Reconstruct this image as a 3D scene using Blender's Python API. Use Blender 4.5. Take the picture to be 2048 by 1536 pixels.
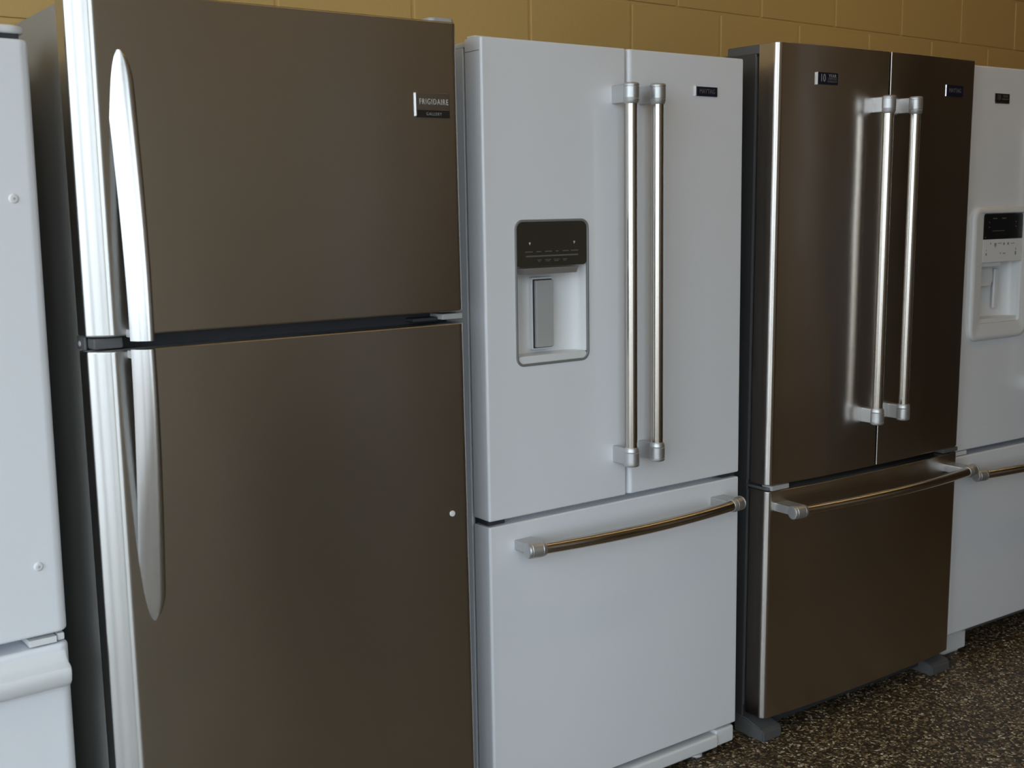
import bpy, bmesh, math, random
from mathutils import Vector, Matrix

for o in list(bpy.data.objects):
    bpy.data.objects.remove(o)
scene = bpy.context.scene
COL = scene.collection
PI = math.pi
random.seed(4)

# ------------------------------------------------------------------ camera
CAM_YAW, CAM_PITCH, CAM_ROLL = 0.66536, 0.14861, -0.01361
CAM_POS = Vector((-1.86184, -2.78241, 1.41654))
FOCAL_PX = 2393.89
cam_data = bpy.data.cameras.new('camera')
cam = bpy.data.objects.new('camera', cam_data)
COL.objects.link(cam)
_f = Vector((math.sin(CAM_YAW), math.cos(CAM_YAW), 0))
_r = Vector((math.cos(CAM_YAW), -math.sin(CAM_YAW), 0))
_u = Vector((0, 0, 1))
_f2 = _f*math.cos(CAM_PITCH) - _u*math.sin(CAM_PITCH)
_u2 = _u*math.cos(CAM_PITCH) + _f*math.sin(CAM_PITCH)
_r3 = _r*math.cos(CAM_ROLL) + _u2*math.sin(CAM_ROLL)
_u3 = _u2*math.cos(CAM_ROLL) - _r*math.sin(CAM_ROLL)
M = Matrix((( _r3.x, _u3.x, -_f2.x, CAM_POS.x), (_r3.y, _u3.y, -_f2.y, CAM_POS.y),
            (_r3.z, _u3.z, -_f2.z, CAM_POS.z), (0, 0, 0, 1)))
cam.matrix_world = M
cam_data.sensor_fit = 'HORIZONTAL'
cam_data.sensor_width = 23.6
cam_data.lens = FOCAL_PX/2048*23.6
cam_data.clip_start = 0.05
cam_data.dof.use_dof = True
cam_data.dof.focus_distance = 2.75
cam_data.dof.aperture_fstop = 5.0
scene.camera = cam

# ------------------------------------------------------------------ sky, daylight, exposure
world = bpy.data.worlds.new('overcast_sky')
scene.world = world
world.use_nodes = True
wn = world.node_tree
wn.nodes.clear()
wo = wn.nodes.new('ShaderNodeOutputWorld')
bg = wn.nodes.new('ShaderNodeBackground')
bg.inputs['Strength'].default_value = 5.7
# bright overcast above the horizon, grey street below it
w_tc = wn.nodes.new('ShaderNodeTexCoord')
w_sep = wn.nodes.new('ShaderNodeSeparateXYZ')
w_rng = wn.nodes.new('ShaderNodeMapRange')
w_rng.inputs['From Min'].default_value = -0.10
w_rng.inputs['From Max'].default_value = 0.02
w_mix = wn.nodes.new('ShaderNodeMix')
w_mix.data_type = 'RGBA'
w_mix.inputs[6].default_value = (0.27, 0.27, 0.28, 1)
w_mix.inputs[7].default_value = (0.79, 0.88, 1.0, 1)
wn.links.new(w_tc.outputs['Generated'], w_sep.inputs[0])
wn.links.new(w_sep.outputs['Z'], w_rng.inputs['Value'])
wn.links.new(w_rng.outputs[0], w_mix.inputs['Factor'])
wn.links.new(w_mix.outputs[2], bg.inputs['Color'])
wn.links.new(bg.outputs[0], wo.inputs[0])
scene.view_settings.view_transform = 'Standard'
scene.view_settings.look = 'None'
scene.view_settings.gamma = 1.0
scene.view_settings.use_curve_mapping = False
scene.view_settings.exposure = 0.0

# room extents
XL, XR, YB, YF, ZC = -3.3, 5.15, 0.0, -4.4, 3.4544
# glazing of the left wall (y0, y1) and of the left half of the front wall (x0, x1)
WINDOWS = [(-3.9, -2.9), (-2.8, -1.75), (-1.65, -0.5)]
FRONT_WINDOWS = [(-3.2, -2.25), (-2.15, -1.45)]
WZ0, WZ1 = 0.15, 3.35
# panes added in the front wall's right half for the steel doors to mirror
SIDE = (1.00, 1.40, 0.10, 2.30)
SLIT = (3.59, 3.71, 1.0, 2.7)
CORNER = (4.10, 5.00, 0.05, 1.60)
FRONT_PANES = [(x0, x1, WZ0, WZ1) for x0, x1 in FRONT_WINDOWS] + [SIDE, SLIT, CORNER]

def portal(name, loc, rot, sx, sy):
    d = bpy.data.lights.new(name, 'AREA')
    d.shape = 'RECTANGLE'
    d.size, d.size_y = sx, sy
    d.cycles.is_portal = True
    o = bpy.data.objects.new(name, d)
    COL.objects.link(o)
    o.location = loc
    o.rotation_euler = rot
    return o
for (a, b) in WINDOWS:
    portal('window_daylight', (XL-0.13, (a+b)/2, (WZ0+WZ1)/2), (0, -PI/2, 0), WZ1-WZ0, b-a)
for (x0, x1, z0, z1) in FRONT_PANES:
    portal('window_daylight', ((x0+x1)/2, YF-0.085, (z0+z1)/2), (PI/2, 0, 0), x1-x0, z1-z0)

# ------------------------------------------------------------------ materials
MATS = {}
def mat(name, color=(.8, .8, .8), rough=.5, metal=0.0, spec=None, aniso=0.0, coat=0.0):
    m = bpy.data.materials.new(name)
    m.use_nodes = True
    n = m.node_tree
    b = n.nodes['Principled BSDF']
    b.inputs['Base Color'].default_value = (*color, 1)
    b.inputs['Roughness'].default_value = rough
    b.inputs['Metallic'].default_value = metal
    if spec is not None:
        b.inputs['Specular IOR Level'].default_value = spec
    if aniso:
        b.inputs['Anisotropic'].default_value = aniso
    if coat:
        b.inputs['Coat Weight'].default_value = coat
        b.inputs['Coat Roughness'].default_value = .08
    MATS[name] = m
    return m, n, b

def node(n, t, **kw):
    x = n.nodes.new(t)
    for k, v in kw.items():
        setattr(x, k, v)
    return x

def add_noise_bump(n, b, scale, strength, dist=.001, vec=None, detail=4):
    tc = node(n, 'ShaderNodeTexCoord')
    src = tc.outputs['Object']
    if vec:
        mp = node(n, 'ShaderNodeMapping')
        mp.inputs['Scale'].default_value = vec
        n.links.new(src, mp.inputs['Vector'])
        src = mp.outputs[0]
    nz = node(n, 'ShaderNodeTexNoise')
    nz.inputs['Scale'].default_value = scale
    nz.inputs['Detail'].default_value = detail
    n.links.new(src, nz.inputs['Vector'])
    bp = node(n, 'ShaderNodeBump')
    bp.inputs['Strength'].default_value = strength
    bp.inputs['Distance'].default_value = dist
    n.links.new(nz.outputs['Fac'], bp.inputs['Height'])
    n.links.new(bp.outputs[0], b.inputs['Normal'])
    return nz, src

def steel(name, color, rough, aniso, streak=.05, wave=0.0):
    """brushed sheet: fine horizontal grain, so highlights smear vertically (UV.x runs along z)"""
    m, n, b = mat(name, color, rough, 1.0, aniso=aniso)
    tg = node(n, 'ShaderNodeTangent', direction_type='UV_MAP')
    tg.uv_map = 'grain'
    n.links.new(tg.outputs[0], b.inputs['Tangent'])
    tc = node(n, 'ShaderNodeTexCoord')
    mp = node(n, 'ShaderNodeMapping')
    mp.inputs['Scale'].default_value = (3.0, 3.0, 900.0)
    n.links.new(tc.outputs['Object'], mp.inputs['Vector'])
    nz = node(n, 'ShaderNodeTexNoise')
    nz.inputs['Scale'].default_value = 1.0
    nz.inputs['Detail'].default_value = 3.0
    n.links.new(mp.outputs[0], nz.inputs['Vector'])
    mr = node(n, 'ShaderNodeMapRange')
    mr.inputs['To Min'].default_value = rough-streak
    mr.inputs['To Max'].default_value = rough+streak
    n.links.new(nz.outputs['Fac'], mr.inputs['Value'])
    n.links.new(mr.outputs[0], b.inputs['Roughness'])
    if wave:      # slight waviness of the thin sheet
        wv = node(n, 'ShaderNodeTexNoise'); wv.inputs['Scale'].default_value = 2.6; wv.inputs['Detail'].default_value = 1.0
        n.links.new(tc.outputs['Object'], wv.inputs['Vector'])
        bp = node(n, 'ShaderNodeBump'); bp.inputs['Strength'].default_value = 1.0; bp.inputs['Distance'].default_value = wave
        n.links.new(wv.outputs['Fac'], bp.inputs['Height']); n.links.new(bp.outputs[0], b.inputs['Normal'])
    return m

steel('steel_satin', (.57, .565, .55), .31, .80, .02, wave=.003)
steel('steel_bowed', (.60, .565, .53), .26, .80, .012, wave=.005)
m, n, b = mat('steel_handle', (.56, .56, .56), .26, 1.0)
add_noise_bump(n, b, 1.0, .05, .0004, (1500, 40, 40))
m, n, b = mat('bar_metal', (.62, .58, .53), .20, 1.0)
add_noise_bump(n, b, 60, .04, .0004)
m, n, b = mat('satin_silver', (.58, .58, .58), .42, .85)
add_noise_bump(n, b, 900, .05, .0003)
m, n, b = mat('white_enamel', (.82, .84, .88), .28, 0, coat=.25)
add_noise_bump(n, b, 260, .06, .0006)
m, n, b = mat('white_plastic', (.76, .77, .78), .38)
add_noise_bump(n, b, 500, .04, .0003)
m, n, b = mat('grey_cabinet', (.28, .275, .26), .45, .2)
add_noise_bump(n, b, 700, .25, .0006)
m, n, b = mat('dark_cabinet', (.06, .06, .062), .45, .1)
add_noise_bump(n, b, 700, .25, .0006)
m, n, b = mat('grey_plastic', (.10, .10, .10), .5)
add_noise_bump(n, b, 600, .15, .0004)
m, n, b = mat('pale_grey_plastic', (.42, .42, .42), .45)
add_noise_bump(n, b, 600, .08, .0004)
m, n, b = mat('bezel_grey', (.20, .20, .195), .4)
add_noise_bump(n, b, 600, .08, .0004)
m, n, b = mat('gasket', (.035, .037, .045), .6)
add_noise_bump(n, b, 300, .1, .0005)
m, n, b = mat('gasket_light', (.35, .38, .44), .6)
add_noise_bump(n, b, 300, .1, .0005)
m, n, b = mat('black_glass', (.045, .039, .029), .14)
add_noise_bump(n, b, 20, .01, .0003)
m, n, b = mat('black_screen', (.012, .012, .014), .2)
add_noise_bump(n, b, 20, .01, .0003)
m, n, b = mat('badge_metal', (.42, .40, .38), .3, 1.0)
add_noise_bump(n, b, 800, .03, .0002)
m, n, b = mat('badge_dark', (.02, .017, .015), .3)
add_noise_bump(n, b, 800, .03, .0002)
m, n, b = mat('badge_navy', (.012, .012, .03), .25)
add_noise_bump(n, b, 800, .03, .0002)
m, n, b = mat('chrome', (.85, .85, .88), .08, 1.0)
add_noise_bump(n, b, 300, .01, .0002)
m, n, b = mat('print_light', (.55, .53, .50), .5)
add_noise_bump(n, b, 300, .01, .0002)
m, n, b = mat('print_dim', (.13, .125, .115), .5)
add_noise_bump(n, b, 300, .01, .0002)
m, n, b = mat('print_grey', (.30, .29, .28), .5)
add_noise_bump(n, b, 300, .01, .0002)

# painted block wall
m, n, b = mat('wall_paint', (.67, .46, .17), .45)
nz, src = add_noise_bump(n, b, 95, .35, .0015, detail=6)
n2 = node(n, 'ShaderNodeTexNoise'); n2.inputs['Scale'].default_value = 1.7
n.links.new(src, n2.inputs['Vector'])
cr = node(n, 'ShaderNodeValToRGB')
cr.color_ramp.elements[0].position = .3; cr.color_ramp.elements[0].color = (.65, .445, .165, 1)
cr.color_ramp.elements[1].position = .7; cr.color_ramp.elements[1].color = (.69, .475, .18, 1)
n.links.new(n2.outputs['Fac'], cr.inputs[0]); n.links.new(cr.outputs[0], b.inputs['Base Color'])

# pebble / chip floor
m, n, b = mat('chip_floor', (.1, .08, .05), .42)
tc = node(n, 'ShaderNodeTexCoord')
v1 = node(n, 'ShaderNodeTexVoronoi'); v1.inputs['Scale'].default_value = 140
v2 = node(n, 'ShaderNodeTexVoronoi'); v2.inputs['Scale'].default_value = 140; v2.feature = 'DISTANCE_TO_EDGE'
wz = node(n, 'ShaderNodeTexNoise'); wz.inputs['Scale'].default_value = 60
mxv = node(n, 'ShaderNodeMix', data_type='VECTOR'); mxv.inputs['Factor'].default_value = .012
n.links.new(tc.outputs['Object'], wz.inputs['Vector'])
n.links.new(tc.outputs['Object'], mxv.inputs[4]); n.links.new(wz.outputs['Color'], mxv.inputs[5])
n.links.new(mxv.outputs[1], v1.inputs['Vector']); n.links.new(mxv.outputs[1], v2.inputs['Vector'])
sp = node(n, 'ShaderNodeSeparateColor')
n.links.new(v1.outputs['Color'], sp.inputs[0])
cr = node(n, 'ShaderNodeValToRGB'); cr.color_ramp.interpolation = 'CONSTANT'
els = cr.color_ramp.elements
els[0].position = 0; els[0].color = (.035, .025, .016, 1)
els[1].position = .30; els[1].color = (.14, .095, .05, 1)
for p, c in ((.50, (.26, .18, .09, 1)), (.66, (.42, .31, .17, 1)), (.78, (.62, .50, .32, 1)), (.86, (.07, .05, .032, 1)), (.93, (.80, .70, .52, 1))):
    e = els.new(p); e.color = c
n.links.new(sp.outputs[0], cr.inputs[0])
er = node(n, 'ShaderNodeMapRange'); er.inputs['From Max'].default_value = .22
n.links.new(v2.outputs['Distance'], er.inputs['Value'])
mx = node(n, 'ShaderNodeMix', data_type='RGBA'); mx.inputs[6].default_value = (.045, .032, .019, 1)
n.links.new(er.outputs[0], mx.inputs['Factor']); n.links.new(cr.outputs[0], mx.inputs[7])
n.links.new(mx.outputs[2], b.inputs['Base Color'])
bp = node(n, 'ShaderNodeBump'); bp.inputs['Strength'].default_value = .4; bp.inputs['Distance'].default_value = .0015
n.links.new(er.outputs[0], bp.inputs['Height']); n.links.new(bp.outputs[0], b.inputs['Normal'])

m, n, b = mat('ceiling_paint', (.62, .48, .28), .7)
add_noise_bump(n, b, 150, .3, .002)
m, n, b = mat('brown_wall', (.62, .55, .46), .7)
add_noise_bump(n, b, 60, .2, .002)
m, n, b = mat('dark_wall', (.055, .035, .02), .7)
add_noise_bump(n, b, 60, .2, .002)
m, n, b = mat('side_wall', (.34, .25, .14), .7)
add_noise_bump(n, b, 60, .2, .002)
m, n, b = mat('frame_dark', (.06, .055, .05), .4, .6)
add_noise_bump(n, b, 200, .05, .0005)
m, n, b = mat('door_wood', (.10, .055, .028), .5)
add_noise_bump(n, b, 12, .2, .002, (1, 1, .1))
m, n, b = mat('frame_white', (.55, .56, .57), .45)
add_noise_bump(n, b, 200, .05, .0005)
# clear pane
m = bpy.data.materials.new('pane_glass'); m.use_nodes = True; n = m.node_tree; n.nodes.clear()
out = node(n, 'ShaderNodeOutputMaterial'); tr = node(n, 'ShaderNodeBsdfTransparent'); gl = node(n, 'ShaderNodeBsdfGlossy')
tr.inputs[0].default_value = (.93, .95, .94, 1); gl.inputs['Roughness'].default_value = .02
ms = node(n, 'ShaderNodeMixShader'); ms.inputs[0].default_value = .06
n.links.new(tr.outputs[0], ms.inputs[1]); n.links.new(gl.outputs[0], ms.inputs[2]); n.links.new(ms.outputs[0], out.inputs[0])
MATS['pane_glass'] = m
m = m.copy(); m.name = 'tinted_glass'; m.node_tree.nodes['Transparent BSDF'].inputs[0].default_value = (.24, .235, .225, 1)
MATS['tinted_glass'] = m
m = m.copy(); m.name = 'dark_tinted_glass'; m.node_tree.nodes['Transparent BSDF'].inputs[0].default_value = (.15, .146, .14, 1)
MATS['dark_tinted_glass'] = m
m = m.copy(); m.name = 'light_tinted_glass'; m.node_tree.nodes['Transparent BSDF'].inputs[0].default_value = (.75, .75, .75, 1)
MATS['light_tinted_glass'] = m
m, n, b = mat('lamp_glow', (.9, .85, .7), .5)
b.inputs['Emission Color'].default_value = (1.0, .66, .26, 1)
b.inputs['Emission Strength'].default_value = 5.5
add_noise_bump(n, b, 20, .01, .0003)

# ------------------------------------------------------------------ mesh helpers
def link(name, bm, material, parent=None, loc=None, smooth=38, wn_=True):
    me = bpy.data.meshes.new(name)
    bmesh.ops.recalc_face_normals(bm, faces=bm.faces[:])
    uv = bm.loops.layers.uv.get('grain') or bm.loops.layers.uv.new('grain')
    xs = [v.co.x for v in bm.verts]
    cx = (min(xs)+max(xs))/2 if xs else 0
    for f in bm.faces:
        c = f.calc_center_median()
        s = -1 if c.x < cx else 1
        for l in f.loops:
            co = l.vert.co
            l[uv].uv = (co.z, co.x + s*co.y*.9 + .001*co.z)
    bm.to_mesh(me)
    bm.free()
    for p in me.polygons:
        p.use_smooth = True
    me.set_sharp_from_angle(angle=math.radians(smooth))
    me.materials.append(MATS[material])
    o = bpy.data.objects.new(name, me)
    COL.objects.link(o)
    if parent is not None:
        o.parent = parent
    if loc is not None:
        o.location = loc
    if wn_:
        w = o.modifiers.new('weighted', 'WEIGHTED_NORMAL')
        w.keep_sharp = True
    return o

def box(bm, x0, x1, y0, y1, z0, z1, bev=0.0, seg=2):
    vs = [bm.verts.new((x, y, z)) for z in (z0, z1) for y in (y0, y1) for x in (x0, x1)]
    fs = [bm.faces.new([vs[i] for i in q]) for q in
          ((0, 2, 3, 1), (4, 5, 7, 6), (0, 1, 5, 4), (2, 6, 7, 3), (0, 4, 6, 2), (1, 3, 7, 5))]
    if bev:
        es = list({e for f in fs for e in f.edges})
        bmesh.ops.bevel(bm, geom=es, offset=bev, segments=seg, profile=.5, affect='EDGES')

def boxo(name, material, parent, x0, x1, y0, y1, z0, z1, bev=.002, seg=2, **kw):
    bm = bmesh.new()
    box(bm, x0, x1, y0, y1, z0, z1, bev, seg)
    return link(name, bm, material, parent, **kw)

def inset_poly(pts, d):
    n_ = len(pts)
    area = sum(pts[i][0]*pts[(i+1) % n_][1]-pts[(i+1) % n_][0]*pts[i][1] for i in range(n_))
    sg = 1 if area > 0 else -1
    out_ = []
    for i in range(n_):
        p0, p1, p2 = Vector(pts[i-1]), Vector(pts[i]), Vector(pts[(i+1) % n_])
        e1 = (p1-p0); e2 = (p2-p1)
        if e1.length < 1e-9 or e2.length < 1e-9:
            out_.append(tuple(p1)); continue
        e1.normalize(); e2.normalize()
        n1 = Vector((-e1.y, e1.x))*sg; n2_ = Vector((-e2.y, e2.x))*sg
        m_ = n1+n2_
        k = d*2/max(m_.length_squared, .6)
        out_.append(tuple(p1+m_*k))
    return out_

def prism(bm, pts, z0, z1, bev=.003, seg=3, axis='z'):
    """polygon pts (x,y) swept z0..z1 with rounded end rims; axis='y' maps (x,z) polygon swept along y"""
    def put(p, h):
        return (p[0], p[1], h) if axis == 'z' else (p[0], h, p[1])
    rings = []
    for k in range(seg+1):
        t = (1-k/seg)*PI/2
        rings.append((z0+bev*(1-math.sin(t)), bev*(1-math.cos(t))))
    for k in range(seg+1):
        t = k/seg*PI/2
        rings.append((z1-bev*(1-math.sin(t)), bev*(1-math.cos(t))))
    if not bev:
        rings = [(z0, 0), (z1, 0)]
    vr = []
    for h, d in rings:
        pp = inset_poly(pts, d) if d else pts
        vr.append([bm.verts.new(put(p, h)) for p in pp])
    n_ = len(pts)
    for a, b_ in zip(vr, vr[1:]):
        for i in range(n_):
            bm.faces.new((a[i], a[(i+1) % n_], b_[(i+1) % n_], b_[i]))
    bm.faces.new(vr[0][::-1])
    bm.faces.new(vr[-1])

def arc(cx, cy, r, a0, a1, n_):
    return [(cx+r*math.cos(math.radians(a0+(a1-a0)*i/n_)), cy+r*math.sin(math.radians(a0+(a1-a0)*i/n_))) for i in range(n_+1)]

def door_profile(x0, x1, depth, rl, rr, yf=None, nf=1, nseg=8):
    """plan outline of a door; front at y = yf(x), back at y = depth"""
    yf = yf or (lambda x: 0.0)
    p = [(x0, depth)]
    yl = yf(x0+rl)
    p += arc(x0+rl, yl+rl, rl, 180, 270, nseg)
    for i in range(1, nf):
        x = x0+rl+(x1-rr-x0-rl)*i/nf
        p.append((x, yf(x)))
    yr = yf(x1-rr)
    p += arc(x1-rr, yr+rr, rr, 270, 360, nseg)
    p.append((x1, depth))
    return p

def rrect(x0, x1, z0, z1, r, n_=6):
    return (arc(x0+r, z0+r, r, 180, 270, n_)+arc(x1-r, z0+r, r, 270, 360, n_) +
            arc(x1-r, z1-r, r, 0, 90, n_)+arc(x0+r, z1-r, r, 90, 180, n_))

def sweep(bm, path, radii, seg=24):
    path = [Vector(p) for p in path]
    if not hasattr(radii, '__len__'):
        radii = [radii]*len(path)
    up_ = None
    rings = []
    for i, p in enumerate(path):
        t = (path[min(i+1, len(path)-1)]-path[max(i-1, 0)]).normalized()
        if up_ is None:
            up_ = Vector((0, 0, 1)) if abs(t.z) < .9 else Vector((1, 0, 0))
        a = (up_-t*up_.dot(t)).normalized()
        up_ = a
        c = t.cross(a)
        rings.append([bm.verts.new(p+(a*math.cos(2*PI*k/seg)+c*math.sin(2*PI*k/seg))*radii[i]) for k in range(seg)])
    for r0, r1 in zip(rings, rings[1:]):
        for k in range(seg):
            bm.faces.new((r0[k], r0[(k+1) % seg], r1[(k+1) % seg], r1[k]))
    bm.faces.new(rings[0][::-1])
    bm.faces.new(rings[-1])

def cut(o, cutter_bm):
    """cut a solid out of a finished part (applied straight away)"""
    me = bpy.data.meshes.new('cutter')
    bmesh.ops.recalc_face_normals(cutter_bm, faces=cutter_bm.faces[:])
    cutter_bm.to_mesh(me); cutter_bm.free()
    c = bpy.data.objects.new('cutter', me)
    COL.objects.link(c)
    c.matrix_world = Matrix.Identity(4)
    par, o.parent = o.parent, None
    for md in list(o.modifiers):
        o.modifiers.remove(md)
    md = o.modifiers.new('cut', 'BOOLEAN'); md.object = c; md.operation = 'DIFFERENCE'; md.solver = 'EXACT'
    bpy.context.view_layer.update()
    ev = o.evaluated_get(bpy.context.evaluated_depsgraph_get())
    nm = bpy.data.meshes.new_from_object(ev)
    o.modifiers.clear()
    o.data = nm
    for p in nm.polygons:
        p.use_smooth = True
    nm.set_sharp_from_angle(angle=math.radians(38))
    bpy.data.objects.remove(c)
    o.parent = par
    w = o.modifiers.new('weighted', 'WEIGHTED_NORMAL'); w.keep_sharp = True

def text(name, body, size, loc, material, parent, depth=.0004, align='CENTER', sx=1.0, space=1.0):
    """flat raised lettering on a face that looks along -y"""
    cu = bpy.data.curves.new(name, 'FONT')
    cu.body = body; cu.size = size; cu.align_x = align; cu.align_y = 'CENTER'; cu.extrude = depth
    cu.space_character = space
    cu.resolution_u = 3
    t = bpy.data.objects.new(name, cu)
    COL.objects.link(t)
    bpy.context.view_layer.update()
    me = bpy.data.meshes.new_from_object(t.evaluated_get(bpy.context.evaluated_depsgraph_get()))
    bpy.data.objects.remove(t)
    me.transform(Matrix.Diagonal((sx, 1, 1, 1)))
    me.transform(Matrix.Rotation(PI/2, 4, 'X'))
    me.materials.clear(); me.materials.append(MATS[material])
    o = bpy.data.objects.new(name, me)
    COL.objects.link(o)
    o.parent = parent; o.location = loc
    return o

def marks(name, material, parent, rects, y, th=.0006):
    bm = bmesh.new()
    for (x0, x1, z0, z1) in rects:
        box(bm, x0, x1, y-th, y, z0, z1)
    o = link(name, bm, material, parent, wn_=False)
    o['kind'] = 'stuff'
    return o

def structure(o, label=None):
    o['kind'] = 'structure'
    if label:
        o['label'] = label
    return o

# ------------------------------------------------------------------ the setting
bm = bmesh.new(); box(bm, XL-.3, XR+.3, YF-.3, YB+.3, -.12, 0)
structure(link('floor', bm, 'chip_floor', wn_=False))
bm = bmesh.new(); box(bm, XL-.3, XR+.3, YF-.3, YB+.3, ZC, ZC+.12)
structure(link('ceiling', bm, 'ceiling_paint', wn_=False))

# back wall: mortar bed with single blocks laid in running bond
BL, BH = .4064, .2032
wall = structure(boxo('wall_back', 'wall_paint', None, XL-.2, XR+.2, .0045, .2, 0, ZC, 0, wn_=False))
bm = bmesh.new(); box(bm, 0, BL-.010, 0, .05, 0, BH-.010, .0035, 2)
first = link('block', bm, 'wall_paint', wall, wn_=True)
block_mesh = first.data
rest = bmesh.new()
used = False
for c in range(17):
    off = .5*BL if c % 2 == 0 else 0      # tenth course (c=9) starts on the joint grid, the next is shifted
    for i in range(-12, 17):
        x = i*BL+off+.005
        z = c*BH+.005
        if x < XL or x+BL > XR:
            continue
        dy = random.uniform(-.0007, .0007)
        if 7 <= c <= 12 and -2.6 < x < 4.2:
            if not used:
                o = first; used = True
            else:
                o = first.copy(); COL.objects.link(o); o.parent = wall
            o.location = (x, dy, z)
        else:
            box(rest, x, x+BL-.010, dy, .05, z, z+BH-.010)
o = link('block_courses', rest, 'wall_paint', wall, wn_=False)
o['kind'] = 'stuff'

# left wall with three windows
bm = bmesh.new()
def wl(y0, y1, z0, z1): box(bm, XL-.2, XL, y0, y1, z0, z1)
wl(YF-.2, YB+.2, 0, WZ0); wl(YF-.2, YB+.2, WZ1, ZC)
ys = [YF-.2] + [v for w_ in WINDOWS for v in w_] + [YB+.2]
for k in range(0, len(ys), 2):
    wl(ys[k], ys[k+1], WZ0, WZ1)
structure(link('wall_left', bm, 'side_wall', wn_=False))
for k, (a, b_) in enumerate(WINDOWS):
    bm = bmesh.new()
    for (y0, y1, z0, z1) in ((a, a+.05, WZ0, WZ1), (b_-.05, b_, WZ0, WZ1), (a, b_, WZ0, WZ0+.05), (a, b_, WZ1-.05, WZ1),
                             ((a+b_)/2-.025, (a+b_)/2+.025, WZ0, WZ1)):
        box(bm, XL-.12, XL-.04, y0, y1, z0, z1)
    wobj = structure(link('window_%d' % (k+1), bm, 'frame_white', wn_=False))
    for (y0, y1) in ((a+.05, (a+b_)/2-.025), ((a+b_)/2+.025, b_-.05)):
        boxo('pane', 'pane_glass', wobj, XL-.084, XL-.078, y0, y1, WZ0+.05, WZ1-.05, 0, wn_=False)

# front wall with a door, windows and panes added for reflections, right wall
bm = bmesh.new()
def wf(x0, x1, z0, z1): box(bm, x0, x1, YF-.08, YF, z0, z1)
xs_ = [XL-.2] + [v for q in FRONT_PANES for v in q[:2]] + [XR+.2]
for k in range(0, len(xs_), 2):
    wf(xs_[k], xs_[k+1], 0, ZC)
for q in FRONT_PANES:
    wf(q[0], q[1], 0, q[2]); wf(q[0], q[1], q[3], ZC)
structure(link('wall_front', bm, 'brown_wall', wn_=False))
for k, (x0, x1, z0, z1) in enumerate(FRONT_PANES):
    bm = bmesh.new()
    for q in ((x0, x0+.03, z0, z1), (x1-.03, x1, z0, z1), (x0, x1, z0, z0+.04), (x0, x1, z1-.04, z1)):
        box(bm, q[0], q[1], YF-.06, YF-.01, q[2], q[3])
    wobj = structure(link('window_%d' % (len(WINDOWS)+k+1), bm, 'frame_white' if k < len(FRONT_WINDOWS) else 'frame_dark', wn_=False))  # dark frames: added panes that only feed the steel reflections
    boxo('pane', {2: 'tinted_glass', 3: 'light_tinted_glass', 4: 'dark_tinted_glass'}.get(k, 'pane_glass'), wobj, x0+.03, x1-.03, YF-.036, YF-.030, z0+.04, z1-.04, 0, wn_=False)
d1 = structure(boxo('door_1', 'door_wood', None, 1.80, 2.60, YF+.002, YF+.04, .01, 2.1, .004))
boxo('door_trim', 'frame_dark', d1, 1.70, 1.79, YF+.002, YF+.05, 0, 2.2, .004)
boxo('door_trim', 'frame_dark', d1, 2.61, 2.70, YF+.002, YF+.05, 0, 2.2, .004)
boxo('door_handle', 'satin_silver', d1, 1.86, 1.98, YF+.041, YF+.07, 1.0, 1.03, .004)
structure(boxo('wall_right', 'dark_wall', None, XR, XR+.2, YF-.2, YB+.2, 0, ZC, 0, wn_=False))

# ------------------------------------------------------------------ refrigerators
def fridge(name, label, x, y, a, t):
    o = bpy.data.objects.new(name, None)
    o.empty_display_size = .2
    COL.objects.link(o)
    o.location = (x, y, 0)
    o.rotation_euler = (-t, 0, a)
    o['label'] = label
    o['category'] = 'refrigerator'
    return o

def collar(bm, p, d, r=.018, ln=.045):
    """end cap of a round bar handle: starts at p, points along d towards the bar"""
    p = Vector(p); d = Vector(d).normalized()
    prof = [(0, .80), (.0012, .93), (.004, 1.0), (.0065, 1.0), (.0072, .955), (.0082, .955), (.009, 1.0), (ln-.013, 1.0),
            (ln-.012, .955), (ln-.0108, .955), (ln-.010, .99), (ln-.004, .93), (ln, .80)]
    sweep(bm, [p+d*s for s, _ in prof], [r*q for _, q in prof], 28)

def vertical_handle(door, x, yd, ybar, z0, z1, r=.0135, rc=.0178, zb=.020, bh=.0195):
    bm = bmesh.new(); sweep(bm, [(x, ybar, z0+.02+(z1-z0-.04)*i/6) for i in range(7)], r, 28)
    link('handle_bar', bm, 'bar_metal', door)
    for (p, d) in (((x, ybar, z0), (0, 0, 1)), ((x, ybar, z1), (0, 0, -1))):
        bm = bmesh.new(); collar(bm, p, d, rc)
        link('handle_cap', bm, 'satin_silver', door)
    for zc in (z0+zb+.002, z1-zb-.002):
        bm = bmesh.new(); box(bm, x-.0095, x+.0095, ybar+.004, yd+.004, zc-bh, zc+bh, .0025, 2)
        link('handle_bracket', bm, 'satin_silver', door)

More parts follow.
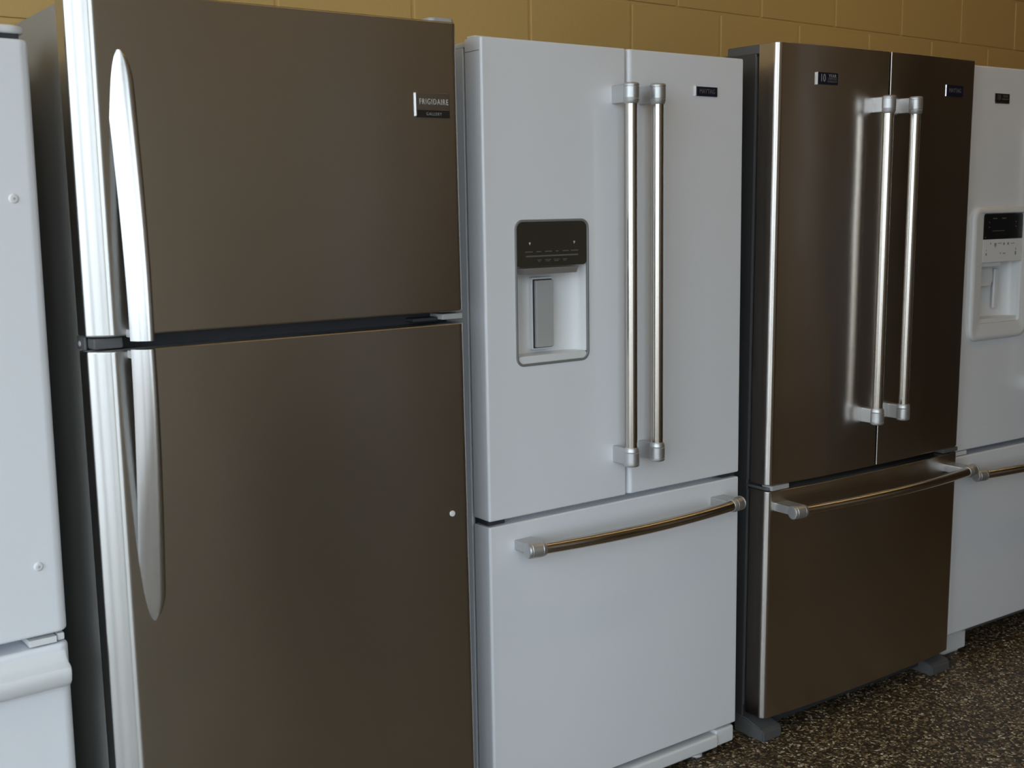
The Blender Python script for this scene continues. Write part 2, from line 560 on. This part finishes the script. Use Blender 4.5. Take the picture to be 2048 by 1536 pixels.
def bowed_handle(door, x0, x1, ydoor, yend, ymid, z, r=.0135, rc=.0178, inset=.03):
    yf = lambda x: yend+(ymid-yend)*(1-((x-(x0+x1)/2)/((x1-x0)/2))**2)
    N = 28
    bm = bmesh.new(); sweep(bm, [(x0+.02+(x1-x0-.04)*i/N, yf(x0+.02+(x1-x0-.04)*i/N), z) for i in range(N+1)], r, 28)
    link('handle_bar', bm, 'bar_metal', door)
    for (xa, xb) in ((x0, x0+.045), (x1, x1-.045)):
        bm = bmesh.new(); collar(bm, (xa, yf(xa), z), (xb-xa, yf(xb)-yf(xa), 0), rc)
        link('handle_cap', bm, 'satin_silver', door)
    for xc in (x0+inset, x1-inset):
        bm = bmesh.new(); box(bm, xc-.024, xc+.024, yf(xc)+.004, ydoor(xc)+.004, z-.0095, z+.0125, .0025, 2)
        link('handle_bracket', bm, 'satin_silver', door)

def slab(name, material, parent, prof, z0, z1, bev=.004):
    bm = bmesh.new(); prism(bm, prof, z0, z1, bev)
    return link(name, bm, material, parent)

# ---- white bottom-freezer refrigerator, only its right edge in the picture
A = fridge('bottom_freezer_refrigerator', 'white refrigerator at the left edge with a moulded drawer lip, only its right side showing',
           -1.9964, -.7200, .00277, -.01213)
W = .76
slab('cabinet', 'white_enamel', A, door_profile(.004, W-.006, .67, .006, .006, lambda x: .075), .05, 1.683)
slab('gasket', 'gasket_light', A, door_profile(.02, W-.02, .08, .003, .003, lambda x: .055), .09, 1.676)
d = slab('refrigerator_door', 'white_enamel', A, door_profile(0, W, .062, .02, .02), .6935, 1.691, .006)
for (px, pz) in ((.7166, 1.4375), (.7149, .8173), (.042, 1.4375), (.042, .8173)):
    bm = bmesh.new(); sweep(bm, [(px, .002, pz), (px, -.001, pz), (px, -.0025, pz), (px, -.0032, pz)], [.0080, .0080, .0066, .0045], 20)
    link('screw_cap', bm, 'white_plastic', d)
    bm = bmesh.new(); sweep(bm, [(px, -.003, pz), (px, -.0042, pz)], [.0022, .0016], 12)
    link('screw_cap', bm, 'pale_grey_plastic', d)
fz_ = slab('freezer_drawer', 'white_enamel', A, door_profile(0, W, .062, .02, .02), .09, .6725, .008)
# moulded drawer lip: profile (y, z) swept along x, scooped above and square at its ends
lip = [(.006, .662), (-.0010, .660), (-.0045, .654), (-.0085, .648), (-.015, .643), (-.024, .6405), (-.030, .6375), (-.033, .632), (-.033, .624),
       (-.030, .612), (-.022, .603), (-.010, .5985), (.006, .597)]
bm = bmesh.new()
rings = []
for x, q in ((.010, .90), (.012, .97), (.016, 1.0), (.25, 1.0), (.51, 1.0), (W-.018, 1.0), (W-.012, .97), (W-.010, .90)):
    rings.append([bm.verts.new((x, .006+(py-.006)*q, .63+(pz-.63)*(.6+.4*q))) for py, pz in lip])
for r0, r1 in zip(rings, rings[1:]):
    for k in range(len(lip)):
        bm.faces.new((r0[k], r0[(k+1) % len(lip)], r1[(k+1) % len(lip)], r1[k]))
bm.faces.new(rings[0]); bm.faces.new(rings[-1][::-1])
link('drawer_lip', bm, 'white_plastic', fz_, smooth=32)
bm = bmesh.new(); box(bm, .692, .7385, .004, .05, .6755, .6870, .0012); link('hinge_plate', bm, 'white_plastic', A)
bm = bmesh.new(); box(bm, .7410, W-.006, .010, .06, .6748, .6882, .003); link('hinge_plate', bm, 'white_plastic', A)
slab('hinge_cover', 'white_plastic', A, door_profile(.62, W-.002, .14, .02, .03, lambda x: .004), 1.6995, 1.7130, .005)
boxo('hinge_cover', 'gasket', A, .63, W-.014, .012, .12, 1.685, 1.701, .002)
boxo('kick_plate', 'white_plastic', A, .01, W-.01, .03, .06, .012, .085, .004)
for fx in (.03, W-.09):
    boxo('foot', 'grey_plastic', A, fx, fx+.06, .03, .09, 0, .06, .006)

# ---- stainless top-freezer refrigerator
B = fridge('top_freezer_refrigerator', 'large stainless steel top-freezer refrigerator with two curved blade handles',
           -1.16627, -.80173, -.03283, .01325)
W = .7558
slab('cabinet', 'grey_cabinet', B, door_profile(-.0165, W-.002, .715, .004, .004, lambda x: .078), .02, 1.768, .003)
boxo('gasket', 'gasket', B, -.008, W-.014, .060, .085, .09, 1.760, .003)
def soft_edge(xfront, depth):
    """soft slanted left edge, walked from the flat front round to the back of the door"""
    p = [(xfront, 0.0)]
    phi = 0.0
    for turn, ln, n_ in ((27, .012, 8), (21, .038, 12), (42, .006, 6)):
        for _ in range(n_):
            phi += turn/n_/2
            p.append((p[-1][0]-math.cos(math.radians(phi))*ln/n_, p[-1][1]+math.sin(math.radians(phi))*ln/n_))
            phi += turn/n_/2
    p.append((p[-1][0], depth))
    return p[::-1]
dprof = soft_edge(.0223, .070) + arc(W-.007-.016, .016, .016, 270, 360, 8) + [(W-.007, .070)]
fd = slab('freezer_door', 'steel_satin', B, dprof, 1.2004, 1.7809, .004)
rd = slab('refrigerator_door', 'steel_satin', B, dprof, .075, 1.1762, .004)
for dd, z0, z1 in ((fd, 1.204, 1.777), (rd, .08, 1.172)):
    boxo('edge_trim', 'bezel_grey', dd, W-.016, W, .030, .068, z0, z1, .003)

def blade(door, ztip, zend):
    """curved blade handle that grows out of the door at its tip"""
    N = 40
    bm = bmesh.new()
    rings = []
    for i in range(N+1):
        u = i/N
        z = ztip+(zend-ztip)*u
        out_ = .004+.050*math.sin(min(1, u)*PI/2)**1.1
        w = math.sqrt(max(0, 1-(1-min(1, u/.125))**2))
        w = max(w, .16)
        xc = .0565-.004*u
        hw = .0215*w*(1-.16*u)
        # section: wide facet turned to the left, narrow front facet, back
        sec = [(-1.0, .020), (-.62, .0085), (-.15, .0005), (.30, -.0045), (.62, -.0055), (.82, -.0045), (.98, .000), (1.0, .006), (.8, .014), (0, .020), (-.6, .024)]
        th = min(1, .25+w*.75)
        rings.append([bm.verts.new((xc+sx_*hw, -out_+sy_*th, z)) for sx_, sy_ in sec])
    n_ = len(rings[0])
    for r0, r1 in zip(rings, rings[1:]):
        for k in range(n_):
            bm.faces.new((r0[k], r0[(k+1) % n_], r1[(k+1) % n_], r1[k]))
    bm.faces.new(rings[0]); bm.faces.new(rings[-1][::-1])
    link('handle', bm, 'steel_handle', door, smooth=30)
    s = 1 if zend > ztip else -1
    bm = bmesh.new()
    box(bm, .040, .066, -.044, .004, min(zend-s*.004, zend-s*.018), max(zend-s*.004, zend-s*.018), .002)
    link('handle_bracket', bm, 'pale_grey_plastic', door)
blade(fd, 1.684, 1.1945)
blade(rd, .687, 1.1800)

bg_ = boxo('badge', 'badge_metal', B, .6430, .7225, -.0035, .001, 1.6045, 1.6390, .0012)
boxo('badge_strip', 'badge_dark', bg_, .6435, .7225, -.0028, .001, 1.5915, 1.6045, .0008)
boxo('badge_edge', 'chrome', bg_, .6415, .6450, -.0042, .001, 1.593, 1.6390, .001)
text('lettering', 'FRIGIDAIRE', .0158, (.6842, -.0036, 1.6215), 'print_light', bg_, sx=.72, space=1.22)
text('lettering', 'GALLERY', .0085, (.6842, -.0030, 1.5980), 'print_grey', bg_, sx=.9, space=1.25)
bm = bmesh.new(); sweep(bm, [(.7024, .002, .7756), (.7024, -.0016, .7756), (.7024, -.0024, .7756)], [.0062, .0062, .004], 20)
link('hole_plug', bm, 'white_plastic', rd)
slab('hinge_cover', 'pale_grey_plastic', B, door_profile(.690, W-.006, .13, .012, .012, lambda x: .010), 1.766, 1.7900, .004)
boxo('hinge', 'pale_grey_plastic', B, .700, W-.006, .012, .09, 1.1835, 1.1955, .002)
boxo('hinge', 'gasket', B, .640, .700, .030, .09, 1.1815, 1.1890, .002)
fl = boxo('filler_strip', 'grey_plastic', B, -.012, .040, .018, .085, 1.1785, 1.1985, .004)
boxo('filler_strip', 'grey_plastic', B, -.019, -.0135, .048, .090, 1.1765, 1.2000, .002)
bm = bmesh.new(); sweep(bm, [(-.018, .072, 1.187), (-.0205, .072, 1.187), (-.0215, .072, 1.187)], [.0055, .005, .003], 14)
link('screw', bm, 'pale_grey_plastic', fl)
boxo('kick_plate', 'grey_plastic', B, .01, W-.01, .05, .09, -.010, .07, .004)
for fx in (.03, W-.09):
    boxo('foot', 'grey_plastic', B, fx, fx+.06, .05, .11, -.0289, .06, .006)
# true size of this refrigerator: 98 % of the drawn measures, standing on the floor
for part in [o for c in B.children for o in [c]+list(c.children)]:
    if not part.get('resized'):
        part['resized'] = 1
        m0 = Matrix.Translation(part.location)
        part.data.transform(Matrix.Translation(-part.location) @ Matrix.Translation((0, 0, .0283)) @ Matrix.Scale(.98, 4) @ m0)
for part in [o for c in B.children for o in [c]+list(c.children)]:
    del part['resized']

# ---- white french-door refrigerator with dispenser
Cc = fridge('french_door_refrigerator', 'white french-door refrigerator with a dark dispenser panel, between two stainless refrigerators',
            -.35685, -.78204, -.02935, .00367)
W = .7769
XG = .3975
slab('cabinet', 'white_enamel', Cc, door_profile(.006, W-.003, .735, .002, .002, lambda x: .074), .05, 1.742, .003)
boxo('gasket', 'gasket', Cc, .014, W-.014, .0565, .08, .085, 1.738, .003)
dl = slab('refrigerator_door', 'white_enamel', Cc, door_profile(0, XG-.002, .057, .006, .006), .7399, 1.7572, .004)
DX0, DX1, DZ0, DZ1 = .0785, .2832, 1.0695, 1.3850
cb = bmesh.new(); prism(cb, rrect(DX0+.005, DX1-.005, DZ0+.005, DZ1-.005, .016), -.02, .0555, 0, axis='y')
cut(dl, cb)
dr = slab('refrigerator_door', 'white_enamel', Cc, door_profile(XG+.005, W, .057, .012, .006), .7399, 1.7572, .004)
dw = slab('freezer_drawer', 'white_enamel', Cc, door_profile(0, W, .057, .006, .006), .0721, .7278, .004)
vertical_handle(dl, .3625, 0, -.054, .8215, 1.6765)
vertical_handle(dr, .4420, 0, -.054, .8235, 1.6780)
bowed_handle(dw, .060, .729, lambda x: 0.0, -.052, -.082, .6775)
boxo('gap_trim', 'white_plastic', Cc, .02, W-.02, .045, .06, .7281, .7395, .001)
bgo = boxo('badge', 'badge_navy', Cc, .6135, .6838, -.003, .001, 1.6630, 1.6850, .001)
boxo('badge_edge', 'chrome', bgo, .6105, .6140, -.0045, .001, 1.6628, 1.6868, .0008)
text('lettering', 'MAYTAG', .0150, (.6495, -.0031, 1.6740), 'print_dim', bgo, sx=.85)
slab('hinge_cover', 'white_plastic', Cc, door_profile(.006, .09, .14, .006, .006, lambda x: .052), 1.740, 1.7525, .003)
boxo('hinge_cover', 'white_plastic', Cc, .006, .05, .030, .058, 1.7545, 1.7625, .002)
slab('hinge_cover', 'white_plastic', Cc, door_profile(W-.09, W-.006, .14, .006, .006, lambda x: .052), 1.740, 1.7525, .003)
boxo('hinge', 'gasket', Cc, .004, .05, .012, .06, .7295, .7385, .001)
boxo('hinge', 'gasket', Cc, W-.05, W-.004, .012, .06, .7295, .7385, .001)
boxo('cap_seam', 'bezel_grey', Cc, -.0004, .004, .006, .056, 1.7290, 1.7303, 0, wn_=False)
# dispenser
dsp = None
bm = bmesh.new()
outer = rrect(DX0, DX1, DZ0, DZ1, .021, 8); inner = inset_poly(outer, .0058)
n_ = len(outer)
rows = []
for pl, yy in ((outer, .0005), (inset_poly(outer, .0006), -.0018), (inset_poly(outer, .0018), -.0026), (inset_poly(outer, .0044), -.0026), (inset_poly(outer, .0056), -.0014), (inner, .012)):
    rows.append([bm.verts.new((p[0], yy, p[1])) for p in pl])
for r0, r1 in zip(rows, rows[1:]):
    for k in range(n_):
        bm.faces.new((r0[k], r0[(k+1) % n_], r1[(k+1) % n_], r1[k]))
dsp = link('dispenser', bm, 'bezel_grey', Cc, smooth=30)
ix0, ix1, iz0, iz1 = DX0+.0056, DX1-.0056, DZ0+.0056, DZ1-.0056
bm = bmesh.new(); prism(bm, rrect(ix0, ix1, 1.284, iz1, .010, 5), -.0008, .03, .0012, 2, axis='y')
cp = link('control_panel', bm, 'black_glass', dsp)
# hollow: curved back wall, floor and roof in one shell
bm = bmesh.new()
NS = 20
def hollow(z):
    return [bm.verts.new(((ix0+ix1)/2-(ix1-ix0)/2*math.cos(PI*i/NS), .002+.050*math.sin(PI*i/NS)**.62, z)) for i in range(NS+1)]
za = hollow(iz0+.016); zb_ = hollow(1.290)
for i in range(NS):
    bm.faces.new((za[i], za[i+1], zb_[i+1], zb_[i]))
bm.faces.new(za); bm.faces.new(zb_[::-1])
link('hollow', bm, 'white_plastic', dsp, smooth=60)
bm = bmesh.new(); prism(bm, rrect(ix0+.001, ix1-.001, iz0, iz0+.0165, .0075, 4), .0005, .0525, .001, 2, axis='y')
link('drip_tray', bm, 'white_plastic', dsp)
bm = bmesh.new()
pn = [(.108, 1.2675), (.246, 1.2675), (.252, 1.2815), (.098, 1.2815)]
prism(bm, pn, -.004, .030, .0015, 2, axis='y'); link('spout_shelf', bm, 'satin_silver', dsp)
bm = bmesh.new(); prism(bm, rrect(.1515, .2095, 1.0985, 1.2585, .004, 3), .038, .053, .0015, 2, axis='y')
link('paddle_frame', bm, 'white_plastic', dsp)
boxo('paddle', 'pale_grey_plastic', dsp, .158, .2055, .028, .040, 1.104, 1.252, .002)
boxo('paddle_pivot', 'gasket', dsp, .1545, .2070, .0365, .0395, 1.102, 1.254, .0005)
mk = [(.108, .252, 1.3050, 1.3082)]
for (x0, x1) in ((.106, .126), (.136, .149), (.160, .179), (.190, .197), (.209, .226), (.232, .252)):
    mk.append((x0, x1, 1.3150, 1.3170))
for (x0, x1) in ((.139, .150), (.160, .176), (.184, .200), (.209, .221)):
    mk.append((x0, x1, 1.2975, 1.2990)); mk.append((x0+.002, x1-.003, 1.2945, 1.2960))
marks('lettering', 'print_dim', cp, mk, -.0008)
marks('indicator', 'print_light', cp, [(.1165, .1205, 1.3330, 1.3365), (.2395, .2435, 1.3330, 1.3365), (.1178, .1192, 1.3305, 1.3330), (.2408, .2422, 1.3305, 1.3330)], -.0008)
# base grille, levelling feet
bm = bmesh.new(); box(bm, .02, .706, -.006, .03, .0235, .0580, .006, 3)
gr = link('base_grille', bm, 'white_plastic', Cc)
boxo('grille_end', 'white_plastic', gr, .704, W-.008, .000, .06, .0225, .0665, .006)
for fx in (.665, .09):
    bm = bmesh.new(); sweep(bm, [(fx, .035, 0), (fx, .035, .006), (fx, .035, .010), (fx, .035, .055)], [.017, .0165, .008, .008], 16)
    link('levelling_foot', bm, 'white_plastic', Cc)

# ---- stainless french-door refrigerator
D = fridge('stainless_french_door_refrigerator', 'dark stainless french-door refrigerator with bowed doors and a long bowed drawer handle',
           .49454, -.82867, -.03834, -.00681)
W = .8229
BOW = .016
yf = lambda x: -BOW*(1-abs((x-W/2)/(W/2))**2.6)
slab('cabinet', 'dark_cabinet', D, door_profile(.004, W-.004, .735, .004, .004, lambda x: .074), .04, 1.780, .003)
boxo('gasket', 'gasket', D, .016, W-.016, .055, .078, .08, 1.775, .003)
XG = W/2+.0045
dl = slab('refrigerator_door', 'steel_bowed', D, door_profile(0, XG-.004, .060, .017, .003, yf, 24), .6952, 1.7995, .0025)
dr = slab('refrigerator_door', 'steel_bowed', D, door_profile(XG+.003, W, .060, .003, .017, yf, 24), .6952, 1.7995, .0025)
dw = slab('freezer_drawer', 'steel_bowed', D, door_profile(0, W, .060, .017, .017, yf, 40), .0636, .6790, .0025)
vertical_handle(dl, .3570, yf(.357), -.059, .8225, 1.6815)
vertical_handle(dr, .4690, yf(.469), -.059, .8220, 1.6830)
bowed_handle(dw, .018, .806, yf, -.066, -.092, .6365)
for (x0, x1, z0, z1, kind) in ((.1310, .2075, 1.7035, 1.7325, 10), (.6690, .7470, 1.6970, 1.7265, 0)):
    ym = yf((x0+x1)/2)-.0006
    bgo = boxo('badge', 'badge_navy', D, x0, x1, ym-.0025, ym+.004, z0, z1, .0008)
    boxo('badge_edge', 'chrome' if not kind else 'badge_metal', bgo, x0-(.001 if kind else .002), x0+.0008, ym-(.0026 if kind else .0034), ym+.004, z0-.0015, z1, .0004)
    if kind:
        text('lettering', '10', .0270, (x0+.0185, ym-.0026, (z0+z1)/2), 'print_grey', bgo, sx=.80)
        text('lettering', 'YEAR', .0110, (x0+.0545, ym-.0026, z1-.008), 'print_grey', bgo, sx=1.15)
        text('lettering', 'LIMITED', .0080, (x0+.0545, ym-.0026, z1-.0155), 'print_dim', bgo, sx=1.15)
        text('lettering', 'WARRANTY', .0066, (x0+.0545, ym-.0026, z1-.0220), 'print_dim', bgo, sx=1.0)
    else:
        text('lettering', 'MAYTAG', .0165, ((x0+x1)/2, ym-.0026, (z0+z1)/2), 'print_dim', bgo, sx=.85)
slab('hinge_cover', 'grey_plastic', D, [(.004, .170), (.002, .055), (.012, .030), (.16, .030), (.16, .170)], 1.776, 1.7985, .003)
slab('hinge_cover', 'grey_plastic', D, [(W-.16, .170), (W-.16, .030), (W-.012, .030), (W-.002, .055), (W-.004, .170)], 1.776, 1.7985, .003)
for x0, x1 in ((.004, .058), (W-.058, W-.004)):
    h = slab('hinge', 'grey_plastic', D, door_profile(x0, x1, .085, .012, .012, lambda x: .002), .6815, .6885, .001)
boxo('stop_block', 'pale_grey_plastic', D, .012, .076, -.005, .03, .6812, .6935, .0012)
boxo('stop_block', 'grey_plastic', D, W-.076, W-.008, -.004, .03, .6812, .6935, .0012)
boxo('edge_strip', 'grey_plastic', D, .0025, .010, .070, .076, .70, 1.770, .001)
boxo('edge_strip', 'grey_plastic', D, .0025, .010, .070, .076, .08, .674, .001)
for k, (x0, x1) in enumerate(((-.001, .072), (.735, .826))):
    bm = bmesh.new()
    pr = [(-.006, 0), (-.006, .029), (.004, .033), (.06, .048), (.10, .048), (.10, 0)]
    vs0 = [bm.verts.new((x0, p[0], p[1])) for p in pr]; vs1 = [bm.verts.new((x1, p[0], p[1])) for p in pr]
    m_ = len(pr)
    for i in range(m_):
        bm.faces.new((vs0[i], vs0[(i+1) % m_], vs1[(i+1) % m_], vs1[i]))
    bm.faces.new(vs0); bm.faces.new(vs1[::-1])
    bmesh.ops.bevel(bm, geom=bm.edges[:], offset=.004, segments=2, affect='EDGES')
    link('foot', bm, 'grey_plastic', D)
boxo('kick_plate', 'gasket', D, .072, .735, .04, .07, .018, .075, .003)

# ---- white french-door refrigerator at the right edge
Ew = fridge('white_dispenser_refrigerator', 'white refrigerator at the right edge with a white-framed dispenser, cut off by the picture',
            1.335, -.84165, -.06139, 0.0)
W = .84
XG = .42
slab('cabinet', 'white_enamel', Ew, door_profile(.003, W-.003, .735, .005, .005, lambda x: .074), .05, 1.780, .003)
boxo('gasket', 'gasket_light', Ew, .014, W-.014, .0565, .08, .10, 1.775, .003)
dl = slab('refrigerator_door', 'white_enamel', Ew, door_profile(0, XG-.002, .057, .012, .006), .6676, 1.7942, .005)
cb = bmesh.new(); prism(cb, rrect(.085, .287, 1.045, 1.372, .010), -.02, .0555, 0, axis='y')
cut(dl, cb)
dr = slab('refrigerator_door', 'white_enamel', Ew, door_profile(XG+.005, W, .057, .012, .012), .6676, 1.7942, .005)
dw = slab('freezer_drawer', 'white_enamel', Ew, door_profile(0, W, .057, .012, .012), .0945, .6510, .005)
vertical_handle(dl, .372, 0, -.054, .8215, 1.6765)
vertical_handle(dr, .472, 0, -.054, .8215, 1.6765)
bowed_handle(dw, .034, .806, lambda x: 0.0, -.052, -.080, .6000)
bgo = boxo('badge', 'badge_dark', Ew, .1235, .1935, -.0025, .001, 1.6935, 1.7190, .0008)
boxo('badge_edge', 'badge_metal', bgo, .1230, .1940, -.002, .001, 1.6905, 1.6940, .0005)
text('lettering', '10', .022, (.1400, -.0026, 1.7070), 'print_dim', bgo, sx=.80)
text('lettering', 'YEAR', .0095, (.1720, -.0026, 1.7115), 'print_dim', bgo, sx=1.1)
text('lettering', 'WARRANTY', .0065, (.1720, -.0026, 1.7030), 'print_dim', bgo, sx=.95)
boxo('stop_block', 'white_plastic', Ew, .004, .066, .003, .04, .6535, .6660, .001)
# dispenser: raised rounded white surround
bm = bmesh.new()
outer = rrect(.034, .322, .996, 1.391, .034, 8)
hole = rrect(.086, .286, 1.046, 1.371, .009, 8)
n_ = len(outer)
rows = []
for pl, yy in ((outer, .001), (outer, -.004), (inset_poly(outer, .003), -.009), (inset_poly(outer, .009), -.012), (inset_poly(outer, .016), -.012), (hole, -.007), (hole, .02)):
    rows.append([bm.verts.new((p[0], yy, p[1])) for p in pl])
for r0, r1 in zip(rows, rows[1:]):
    for k in range(n_):
        bm.faces.new((r0[k], r0[(k+1) % n_], r1[(k+1) % n_], r1[k]))
dsp = link('dispenser', bm, 'white_plastic', Ew, smooth=45)
cp = boxo('control_panel', 'black_screen', dsp, .087, .285, -.008, .03, 1.2965, 1.3700, .003)
kp = boxo('keypad', 'white_plastic', dsp, .087, .285, -.0075, .03, 1.2280, 1.2962, .002)
bm = bmesh.new()
def hollow2(z, dep):
    return [bm.verts.new((.186-.099*math.cos(PI*i/NS), .002+dep*math.sin(PI*i/NS)**.55, z)) for i in range(NS+1)]
lv = [hollow2(1.050, .046), hollow2(1.10, .050), hollow2(1.20, .050), hollow2(1.235, .046)]
for r0, r1 in zip(lv, lv[1:]):
    for i in range(NS):
        bm.faces.new((r0[i], r0[i+1], r1[i+1], r1[i]))
bm.faces.new(lv[0]); bm.faces.new(lv[-1][::-1])
link('hollow', bm, 'white_plastic', dsp, smooth=60)
bm = bmesh.new(); prism(bm, rrect(.088, .190, 1.215, 1.2285, .005, 3), .000, .035, .001, 2, axis='y'); link('spout_shelf', bm, 'white_plastic', dsp)
bm = bmesh.new()
prism(bm, [(.112, 1.155), (.178, 1.155), (.190, 1.175), (.182, 1.215), (.112, 1.215)], .022, .040, .002, 2, axis='y'); link('ice_chute', bm, 'white_plastic', dsp)
bm = bmesh.new(); box(bm, .203, .224, .026, .034, 1.085, 1.205, .003, 2); link('paddle', bm, 'white_plastic', dsp)
boxo('drip_tray', 'white_plastic', dsp, .088, .284, .000, .052, 1.046, 1.060, .002)
mk = [(.130, .150, 1.356, 1.3585), (.175, .195, 1.356, 1.3585), (.128, .190, 1.320, 1.3215)]
mk += [(.112, .115, 1.345, 1.348), (.112, .115, 1.331, 1.334), (.245, .248, 1.345, 1.348), (.245, .248, 1.331, 1.334), (.094, .098, 1.301, 1.304)]
marks('indicator', 'print_dim', cp, mk, -.008)
mk = [(.122, .126, 1.281, 1.287), (.142, .152, 1.276, 1.285), (.146, .149, 1.271, 1.276), (.160, .178, 1.2825, 1.2845), (.187, .194, 1.278, 1.285), (.208, .215, 1.278, 1.285), (.225, .245, 1.281, 1.283),
      (.101, .106, 1.249, 1.256), (.103, .105, 1.262, 1.266), (.172, .176, 1.252, 1.256), (.187, .200, 1.2515, 1.2545), (.248, .254, 1.247, 1.258), (.250, .253, 1.262, 1.268)]
marks('lettering', 'print_grey', kp, mk, -.0075)
boxo('kick_plate', 'grey_plastic', Ew, .120, W-.120, .030, .06, .070, .105, .003)
for k in range(2):
    s0 = .070 if k == 0 else W-.145
    boxo('foot', 'white_plastic', Ew, s0, s0+.075, .055, .12, 0.0, .068, .004)
    boxo('foot', 'white_plastic', Ew, s0-.05, s0+.072, .030, .10, .020, .082, .004)

# ------------------------------------------------------------------ unseen dark stand, added to darken a band in the steel reflection
st = bpy.data.objects.new('reflection_stand', None); COL.objects.link(st)
st.location = (.12, -3.75, 0)
st['label'] = 'low dark stand added out of view, mirrored as a dark band in the stainless doors'; st['category'] = 'stand'
boxo('body', 'frame_dark', st, 0, .40, .03, .45, .08, .88, .006)
boxo('top', 'door_wood', st, -.02, .42, 0, .48, .88, .92, .008)
boxo('plinth', 'gasket', st, .03, .37, .06, .42, 0, .08, .004)

# ------------------------------------------------------------------ unseen ceiling lamps, added for warm light from above and stripes on the handles
for lx, lab in ((.7, 'added warm strip lamp, out of view on the ceiling nearest the window wall'), (2.5, 'added warm strip lamp, out of view in the middle of the ceiling row'),
                (4.1, 'added warm strip lamp, out of view on the ceiling nearest the dark wall')):
    o = bpy.data.objects.new('added_ceiling_lamp', None); COL.objects.link(o)
    o.location = (lx, -1.9, ZC)
    o['label'] = lab; o['category'] = 'lamp'; o['group'] = 'added ceiling lamps'
    boxo('housing', 'frame_white', o, -.85, .85, -.08, .08, -.05, 0, .005)
    boxo('diffuser', 'lamp_glow', o, -.82, .82, -.045, .045, -.075, -.049, .006)
